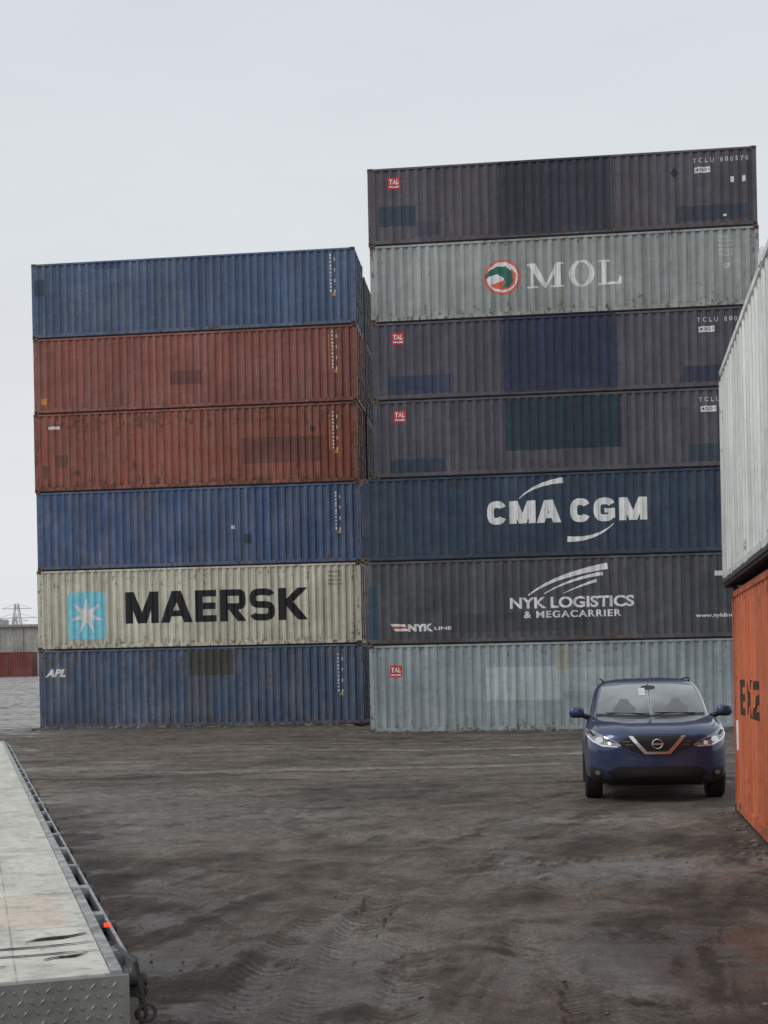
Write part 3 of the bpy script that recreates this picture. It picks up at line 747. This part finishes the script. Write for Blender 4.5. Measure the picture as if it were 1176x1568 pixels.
for k in range(n//2):
    vs=list(dict.fromkeys([top[k],top[k+1],top[(n-k-1)%n],top[(n-k)%n]]))
    if len(vs)>=3: bm.faces.new(vs)
bmesh.ops.recalc_face_normals(bm,faces=bm.faces[:])
cage=bpy.data.meshes.new('cage2'); bm.to_mesh(cage); bm.free()
ghme=subdiv(cage,3)
gh_bvh=BVHTree.FromPolygons([v.co for v in ghme.vertices],[tuple(p.vertices) for p in ghme.polygons])
mkobj('roof_and_pillars',ghme,[M_paint],car,smooth=True)
def drape(name,polys,mat,bvh,axis='front',off=.004,step=.03):
    bm=bmesh.new()
    for p in polys: bm.faces.new([bm.verts.new((a,b,0)) for a,b in p])
    bm.normal_update()
    bmesh.ops.triangulate(bm,faces=bm.faces[:])
    for ax in (0,1):
        lo=min(v.co[ax] for v in bm.verts); hi=max(v.co[ax] for v in bm.verts)
        k=int((hi-lo)/step)
        for i in range(1,k+1):
            co=[0,0,0];co[ax]=lo+i*(hi-lo)/(k+1); no=[0,0,0];no[ax]=1
            bmesh.ops.bisect_plane(bm,geom=bm.verts[:]+bm.edges[:]+bm.faces[:],plane_co=co,plane_no=no)
    for v in bm.verts:
        a,b=v.co.x,v.co.y
        if axis=='front': o,d=Vector((a,-3,b)),Vector((0,1,0))
        elif axis=='rear': o,d=Vector((a,8,b)),Vector((0,-1,0))
        elif axis=='left': o,d=Vector((-4,a,b)),Vector((1,0,0))
        elif axis=='right': o,d=Vector((4,a,b)),Vector((-1,0,0))
        else: o,d=Vector((a,b,4)),Vector((0,0,-1))
        h=bvh.ray_cast(o,d)
        if h[0] is None: h=bvh.find_nearest(o+d*3.2 if axis=='front' else o+d*3)
        nn=h[1]
        if nn.dot(d)>0: nn=-nn
        v.co=h[0]+nn*off
    bmesh.ops.recalc_face_normals(bm,faces=bm.faces[:])
    return mkobj(name,bm,mat,car,smooth=True)
mir=lambda p:[(-a,b) for a,b in p[::-1]]
drape('grille',[[(-.50,.765),(-.42,.835),(-.32,.865),(.32,.865),(.42,.835),(.50,.765),(.42,.715),(.17,.615),(-.17,.615),(-.42,.715)]],M_grille,body_bvh,off=.004)
drape('grille_chrome_v',[[(-.36,.862),(-.16,.635),(.16,.635),(.36,.862),(.305,.862),(.128,.668),(-.128,.668),(-.305,.862)]],M_chrome,body_bvh,off=.016)
drape('grille_slats',[rect(-.44,-.34,.795,.80),rect(.34,.44,.795,.80),rect(-.40,-.30,.755,.76),rect(.30,.40,.755,.76)],M_alloy,body_bvh,off=.008)
hl=[(-.90,.95),(-.89,.875),(-.80,.79),(-.68,.735),(-.50,.725),(-.45,.75),(-.54,.81),(-.68,.875),(-.82,.945)]
for nm,p in (('headlight_left',hl),('headlight_right',mir(hl))): drape(nm,[p],M_lampg,body_bvh,off=.006)
h3=ellipse(-.72,.815,.048,.036,16); h4=ellipse(-.60,.775,.032,.024,12); h5=[(-.885,.87),(-.80,.79),(-.68,.735),(-.50,.725),(-.50,.739),(-.68,.756),(-.79,.81),(-.873,.89)]
for p in (h3,mir(h3),h4,mir(h4),h5,mir(h5)): drape('headlamp_lens',[p],M_lens,body_bvh,off=.013,step=.02)
hd=[(-.66,.84),(-.54,.795),(-.50,.77),(-.60,.80),(-.69,.83)]
hd2=[(-.86,.91),(-.80,.86),(-.77,.87),(-.82,.925)]
for p in (hd,mir(hd),hd2,mir(hd2)): drape('headlamp_dark',[p],M_grille,body_bvh,off=.012)
drape('lower_intake',[[(-.48,.48),(.48,.48),(.63,.41),(.56,.30),(-.56,.30),(-.63,.41)]],M_grille,body_bvh,off=.004)
drape('intake_trim',[[(-.50,.405),(.50,.405),(.50,.395),(-.50,.395)],[(-.53,.332),(.53,.332),(.50,.318),(-.50,.318)]],M_plastic,body_bvh,off=.009)
fg=[(-.84,.47),(-.70,.45),(-.67,.37),(-.70,.30),(-.84,.32)]
fl=ellipse(-.745,.40,.035,.028,14)
for p in (fg,mir(fg)): drape('fog_recess',[p],M_plastic,body_bvh,off=.004)
for p in (fl,mir(fl)): drape('fog_lamp',[p],M_lampg,body_bvh,off=.008,step=.02)
cl=[(-.50,.715),(-.18,.595),(.18,.595),(.50,.715),(.50,.708),(.18,.586),(-.18,.586),(-.50,.708)]
drape('bumper_seam',[cl],M_plastic,body_bvh,off=.003)
for sg in (-1,1):
    drape('bonnet_front_seam',[[(sg*.0,.885),(sg*.34,.882),(sg*.50,.83),(sg*.50,.822),(sg*.34,.875),(sg*.0,.878)]],M_plastic,body_bvh,off=.003)
for s in (-1,1):
    ln=[(s*.72,.28),(s*.79,.6),(s*.82,1.15),(s*.828,1.15),(s*.799,.6),(s*.73,.28)]
    drape('bonnet_shutline',[ln],M_plastic,body_bvh,axis='top',off=.002)
ws=[(-.735,1.065),(-.35,1.05),(0,1.045),(.35,1.05),(.735,1.065),(.69,1.28),(.63,1.475),(.33,1.505),(0,1.51),(-.33,1.505),(-.63,1.475),(-.69,1.28)]
drape('windscreen',[ws],M_glass,gh_bvh,off=.004)
drape('windscreen_border',[[(-.735,1.065),(-.35,1.05),(0,1.045),(.35,1.05),(.735,1.065),(.725,1.115),(.35,1.10),(0,1.095),(-.35,1.10),(-.725,1.115)]],M_plastic,gh_bvh,off=.007)
drape('paper_permit',[rect(-.14,-.05,1.35,1.45)],P_white,gh_bvh,off=.009)
drape('inner_mirror',[ellipse(0.0,1.46,.10,.028,16)],M_plastic,gh_bvh,off=.008)
for s in (-1,1):
    drape('seat_top',[[(s*.20,1.12),(s*.20,1.19),(s*.27,1.25),(s*.30,1.31),(s*.40,1.31),(s*.43,1.25),(s*.50,1.19),(s*.50,1.12)]],M_int,gh_bvh,off=.006)
sw1=[(1.62,1.09),(2.0,1.30),(2.25,1.435),(2.42,1.45),(2.42,1.09)]; sw2=[(2.50,1.09),(2.50,1.45),(3.1,1.43),(3.45,1.33),(3.55,1.13),(3.5,1.09)]
for axn in ('left','right'):
    for p in (sw1,sw2): drape('side_window',[p],M_sglass,gh_bvh,axis=axn,off=.004)
    for yy in (1.45,2.46,3.3):
        drape('door_seam',[rect(yy,yy+.008,.36,1.02)],M_plastic,body_bvh,axis=axn,off=.003,step=.05)
    drape('sill_cladding',[[(1.33,.25),(3.12,.25),(3.12,.36),(1.33,.36)]],M_plastic,body_bvh,axis=axn,off=.006,step=.05)
    for yy in (2.25,3.15): drape('door_handle',[rect(yy,yy+.18,.90,.93)],M_chrome,body_bvh,axis=axn,off=.02,step=.05)
drape('rear_window',[[(-.6,1.16),(.6,1.16),(.5,1.47),(-.5,1.47)]],M_sglass,gh_bvh,axis='rear')
tl=[(-.80,.98),(-.45,.95),(-.45,.84),(-.78,.84)]
for p in (tl,mir(tl)): drape('tail_light',[p],P_red,body_bvh,axis='rear',off=.006)
def torus(bm,c,r,tr,n=28,m=8,sx=1):
    vs=[]
    for i in range(n):
        a=2*math.pi*i/n; ring=[]
        for j in range(m):
            b=2*math.pi*j/m; rr=r+tr*math.cos(b)
            ring.append(bm.verts.new((c[0]+sx*rr*math.cos(a),c[1]+tr*math.sin(b),c[2]+rr*math.sin(a))))
        vs.append(ring)
    for i in range(n):
        for j in range(m): bm.faces.new((vs[i][j],vs[(i+1)%n][j],vs[(i+1)%n][(j+1)%m],vs[i][(j+1)%m]))
bm=bmesh.new()
hit=body_bvh.ray_cast(Vector((0,-3,.765)),Vector((0,1,0)))[0]
torus(bm,(0,hit.y-.02,.765),.058,.009,sx=1.1)
box(bm,-.08,.08,hit.y-.035,hit.y-.015,.753,.777)
mkobj('badge',bm,M_chrome,car)
for s in (-1,1):
    bm=bmesh.new(); bmesh.ops.create_uvsphere(bm,u_segments=20,v_segments=12,radius=1)
    for v in bm.verts:
        c=v.co.copy(); f=lambda q:math.copysign(abs(q)**.65,q)
        v.co=Vector((s*1.0+f(c.x)*.105,1.42+f(c.y)*.07,1.14+f(c.z)*.078))
    for f_ in bm.faces: f_.material_index=1 if f_.calc_center_median().z<1.09 else 0
    cyl(bm,(s*.82,1.45,1.06),(s*.93,1.43,1.10),.035,10,1)
    mkobj('wing_mirror',bm,[M_paint,M_plastic],car,smooth=True)
bm=bmesh.new()
for (x0,x1) in ((-.60,-.02),(.05,.60)):
    pa=gh_bvh.ray_cast(Vector((x0,-3,1.12)),Vector((0,1,0)))[0]; pb=gh_bvh.ray_cast(Vector((x1,-3,1.105)),Vector((0,1,0)))[0]
    cyl(bm,pa+Vector((0,-.03,.01)),pb+Vector((0,-.03,.01)),.008,6)
mkobj('wipers',bm,M_plastic,car)
bm=bmesh.new()
for s in (-1,1):
    pts=[(s*.60,2.15,1.55),(s*.63,2.4,1.585),(s*.63,3.0,1.585),(s*.58,3.5,1.555)]
    for a,b in zip(pts,pts[1:]): cyl(bm,a,b,.012,8)
cyl(bm,(0,3.4,1.57),(0,3.50,1.66),.005,6)
mkobj('roof_rails',bm,M_plastic,car)
def wheel(parent,x,y,s,r=.345,w=.225,name='wheel',spokes=5,mr=M_alloy):
    bm=bmesh.new()
    prof_=[(-w,r*.66),(-w,r*.92),(-w*.88,r),(-w*.12,r),(0,r*.93),(0.0,r*.70),(-.02,r*.66)]
    lathe_x(bm,prof_,36,x,y,r,0,s)
    lathe_x(bm,[(-.02,r*.66),(-.10,r*.60),(-.12,.02)],36,x,y,r,2,s)
    lathe_x(bm,[(-w,r*.66),(-w*.9,.02)],36,x,y,r,2,s)
    for k in range(spokes):
        a=2*math.pi*k/spokes
        for da in (-.13,.13):
            c,sn=math.cos(a+da),math.sin(a+da)
            cyl(bm,(x-s*.03,y+.04*c,r+.04*sn),(x-s*.025,y+r*.65*c,r+r*.65*sn),.022,6,1,.016)
    cyl(bm,(x-s*.08,y,r),(x-s*.015,y,r),.05,14,1)
    lathe_x(bm,[(-.02,r*.62),(-.005,r*.645),(-.02,r*.67)],36,x,y,r,1,s)
    bmesh.ops.recalc_face_normals(bm,faces=bm.faces[:])
    mkobj(name,bm,[M_tire,mr,M_plastic],parent)
for wy_ in (.9,3.55):
    for s in (-1,1): wheel(car,s*.905,wy_,s)
bm=bmesh.new(); box(bm,-.6,.6,.5,4.0,.20,.30); cyl(bm,(-.75,.9,.33),(.75,.9,.33),.05); cyl(bm,(-.75,3.55,.33),(.75,3.55,.33),.06)
mkobj('underbody',bm,M_plastic,car)

# ---------------------------------------------------------------- flatbed trailer
TA=R(17.4)
tr=empty('flatbed_trailer',(-.675,3.37,.95),TA)
M_deck=bpy.data.materials.new('weathered_deck'); t=NT(M_deck)
tc=t.n('ShaderNodeTexCoord').outputs['Object']
sp=t.n('ShaderNodeSeparateXYZ'); t.t.links.new(tc,sp.inputs[0])
a1=t.noise(t.mapv(tc,(6,1,1)),1.2,7,.65); a2=t.noise(tc,22,6,.7); a3=t.noise(tc,1.1,4); a4=t.noise(tc,5,7,.7)
col=t.mix(t.rng(a1,.35,.7),(.54,.535,.47),(.72,.705,.63))
pk=t.math('MULTIPLY',t.math('GREATER_THAN',sp.outputs[1],.72),t.math('LESS_THAN',sp.outputs[1],1.35))
pk=t.math('MULTIPLY',pk,t.math('LESS_THAN',sp.outputs[0],-.10))
col=t.mix(t.math('MULTIPLY',pk,.75),col,(.66,.56,.47))
fx=t.math('FRACT',t.math('DIVIDE',sp.outputs[0],.28))
col=t.mix(t.math('MULTIPLY',t.math('LESS_THAN',fx,.02),t.rng(a4,.4,.6,.1,.6)),col,(.10,.095,.085))
col=t.mix(t.rng(a2,.52,.70,0,.6),col,(.20,.19,.17))
col=t.mix(t.rng(a4,.50,.64,0,.5),col,(.26,.25,.22))
col=t.mix(t.rng(a3,.5,.7,0,.3),col,(.32,.32,.28))
t.out(col,.75,0,t.bump(a2,.5,.01),0,.4)
M_al=bpy.data.materials.new('tread_plate'); t=NT(M_al)
tc=t.n('ShaderNodeTexCoord').outputs['Object']; a2=t.noise(tc,9,6,.7); sp=t.n('ShaderNodeSeparateXYZ'); t.t.links.new(tc,sp.inputs[0])
cc=t.mix(t.rng(a2,.35,.7),(.26,.26,.24),(.46,.46,.42))
cc=t.mix(t.rng(sp.outputs[1],-.021,-.0255,.45,0),cc,(.10,.10,.09))
t.out(cc,.5,.3,t.bump(a2,.2,.01))
M_fr=simple('frame_steel',(.05,.05,.052),.6,.3,var=.4)
M_rail=simple('rail_aluminium',(.36,.37,.37),.5,.5,var=.5,scale=14)
TL=14.3
bm=bmesh.new()
ys=[0,.30,.70,1.36]; 
while ys[-1]<TL-1.3: ys.append(ys[-1]+1.25)
ys.append(TL)
for a,b in zip(ys,ys[1:]): box(bm,-2.56,-.045,a+.004,b-.004,-.05,0)
mkobj('deck',bm,M_deck,tr)
bm=bmesh.new(); box(bm,-2.5,-.1,.01,TL,-.12,-.052); 
box(bm,-1.75,-1.6,.2,TL-.5,-.5,-.12); box(bm,-1.0,-.85,.2,TL-.5,-.5,-.12)
y=.5
while y<TL: box(bm,-2.5,-.1,y,y+.06,-.22,-.121); y+=.5
box(bm,-2.4,-2.25,TL-4,TL-3.85,-.95,-.1); box(bm,-.35,-.2,TL-4,TL-3.85,-.95,-.1)
mkobj('frame',bm,M_fr,tr)
bm=bmesh.new()
box(bm,-.043,-.015,0,TL,-.06,.006); box(bm,-2.59,-2.562,0,TL,-.06,.006)
box(bm,.026,.036,.3,TL,-.055,-.022)
y=.35
while y<TL: box(bm,-.014,.026,y,y+.07,-.075,-.014); y+=.6
mkobj('side_rails',bm,M_rail,tr)
bm=bmesh.new(); box(bm,-2.56,-.0,-.02,.0,-.42,-.004)
for r_ in range(15):
    for c in range(92):
        x=-2.54+c*.0275+(.0137 if r_%2 else 0); z_=-.025-r_*.027
        if x>-.02: continue
        a=R(45) if (c+r_)%2 else R(-45)
        ca,sa=math.cos(a),math.sin(a); l=.0125;w=.0042
        P=[(-l,0),(0,-w),(l,0),(0,w)]
        vs=[bm.verts.new((x+px*ca-pz*sa,-.0205,z_+px*sa+pz*ca)) for px,pz in P]
        ct=bm.verts.new((x,-.0265,z_))
        for k in range(4): bm.faces.new((vs[k],vs[(k+1)%4],ct))
bmesh.ops.recalc_face_normals(bm,faces=bm.faces[:])
mkobj('rear_tread_plate',bm,M_al,tr)
M_slit=simple('deck_gap',(.012,.012,.012),.9)
bm=bmesh.new()
def slit(x0,x1,y0,y1,w):
    n=10; up=[];dn=[]
    for i in range(n+1):
        q=i/n; ww=w*math.sin(math.pi*min(max(q,.04),.96))**.6*random.uniform(.6,1.2)
        xx=x0+(x1-x0)*q; yy=y0+(y1-y0)*q+.008*math.sin(q*7)
        up.append(bm.verts.new((xx,yy+ww,.004))); dn.append(bm.verts.new((xx,yy-ww,.004)))
    for i in range(n): bm.faces.new((dn[i],dn[i+1],up[i+1],up[i]))
slit(-.55,-.05,.40,.42,.009); slit(-.60,-.05,.305,.30,.009); slit(-.24,-.06,.49,.56,.018); slit(-.20,-.08,.22,.27,.014); slit(-.46,-.30,.19,.17,.014)
slit(-.9,-.4,.56,.50,.012); slit(-1.3,-.7,.35,.33,.01)
slit(-.17,-.16,.76,1.3,.002); slit(-.26,-.22,1.0,1.3,.002)
mkobj('deck_slits',bm,M_slit,tr)
bm=bmesh.new()
for y in (.12,.9,1.5,2.1,2.9,3.9,5.0,6.2,7.6):
    cyl(bm,(.0,y,-.05),(.06,y,-.05),.02,12); cyl(bm,(.03,y,-.05),(.045,y+.13,-.02),.008,6)
    box(bm,-.012,.055,y-.04,y+.04,-.085,-.072)
for k in range(9):
    z_=-.03-k*.03
    torus(bm,(.035,.02+.004*k,z_),.014,.0045,12,6) if k%2 else cyl(bm,(.035,.015,z_-.015),(.035,.03,z_+.015),.006,6)
torus(bm,(.045,.0,-.11),.022,.005,18,6)
cyl(bm,(.02,.0,.02),(.045,.0,-.12),.006,8); cyl(bm,(.02,.0,.02),(-.01,.2,.03),.006,8)
mkobj('rail_hardware',bm,M_fr,tr)
bm=bmesh.new(); cyl(bm,(.0,.66,.004),(.018,.66,.004),.006,12); mkobj('marker_lamp',bm,simple('red_lamp',(.5,.02,.01),.3,emit=(1,.03,.015),es=2.5),tr)
for y in (2.0,3.3):
    for x,s in ((-.12,1),(-2.44,-1)):
        wh=empty('axle_wheel',(0,0,-.95)); wh.parent=tr
        wheel(wh,x,y,s,r=.42,w=.26,name='tyre',mr=M_rail)
bm=bmesh.new()
for y in (2.0,3.3): cyl(bm,(-2.3,y,-.53),(-.25,y,-.53),.06)
mkobj('axles',bm,M_fr,tr)

# ---------------------------------------------------------------- sky, sun
w=bpy.data.worlds.new('World'); scene.world=w; w.use_nodes=True
nt=w.node_tree; nt.nodes.clear()
EL=R(42); AZ=R(238)
sky=nt.nodes.new('ShaderNodeTexSky'); sky.sky_type='NISHITA'; sky.sun_disc=False; sky.sun_elevation=EL; sky.sun_rotation=AZ; sky.air_density=1.5; sky.dust_density=4
tcw=nt.nodes.new('ShaderNodeTexCoord'); sp=nt.nodes.new('ShaderNodeSeparateXYZ'); nt.links.new(tcw.outputs['Generated'],sp.inputs[0])
rp=nt.nodes.new('ShaderNodeValToRGB'); nt.links.new(sp.outputs[2],rp.inputs[0])
e=rp.color_ramp.elements; e[0].position=0; e[0].color=(.765,.775,.795,1); e[1].position=.55; e[1].color=(.655,.70,.745,1)
nz=nt.nodes.new('ShaderNodeTexNoise'); mp=nt.nodes.new('ShaderNodeMapping'); mp.inputs['Scale'].default_value=(1,1,3.5)
nt.links.new(tcw.outputs['Generated'],mp.inputs[0]); nt.links.new(mp.outputs[0],nz.inputs['Vector']); nz.inputs['Scale'].default_value=2.2; nz.inputs['Detail'].default_value=5
mr=nt.nodes.new('ShaderNodeMapRange'); nt.links.new(nz.outputs[0],mr.inputs[0])
for i,x in enumerate((.3,.7,10.0,11.0)): mr.inputs[1+i].default_value=x
sc=nt.nodes.new('ShaderNodeVectorMath'); sc.operation='SCALE'; nt.links.new(rp.outputs[0],sc.inputs[0]); nt.links.new(mr.outputs[0],sc.inputs['Scale'])
mx=nt.nodes.new('ShaderNodeMix'); mx.data_type='RGBA'; mx.inputs[0].default_value=.96
nt.links.new(sky.outputs[0],mx.inputs[6]); nt.links.new(sc.outputs[0],mx.inputs[7])
bg=nt.nodes.new('ShaderNodeBackground'); bg.inputs[1].default_value=.1; nt.links.new(mx.outputs[2],bg.inputs[0])
ow=nt.nodes.new('ShaderNodeOutputWorld'); nt.links.new(bg.outputs[0],ow.inputs[0])
sl=bpy.data.lights.new('sun','SUN'); sl.energy=.85; sl.angle=R(22); sl.color=(1,.95,.89)
so=bpy.data.objects.new('sun',sl); COL.objects.link(so)
d=Vector((math.sin(AZ)*math.cos(EL),math.cos(AZ)*math.cos(EL),math.sin(EL)))
so.rotation_euler=(d).to_track_quat('Z','Y').to_euler(); so.location=d*30

# ---------------------------------------------------------------- camera
cd=bpy.data.cameras.new('camera'); cam=bpy.data.objects.new('camera',cd); COL.objects.link(cam)
cd.sensor_fit='HORIZONTAL'; cd.sensor_width=36; cd.lens=36*2000/1176; cd.shift_y=251/1176; cd.clip_end=5000; cd.clip_start=.05
cam.matrix_world=Matrix.Translation((0,0,1.7))@Matrix.Rotation(R(90),4,'X')@Matrix.Rotation(-.02,4,'Z')
scene.camera=cam
scene.view_settings.view_transform='Standard'; scene.view_settings.look='None'; scene.view_settings.exposure=0
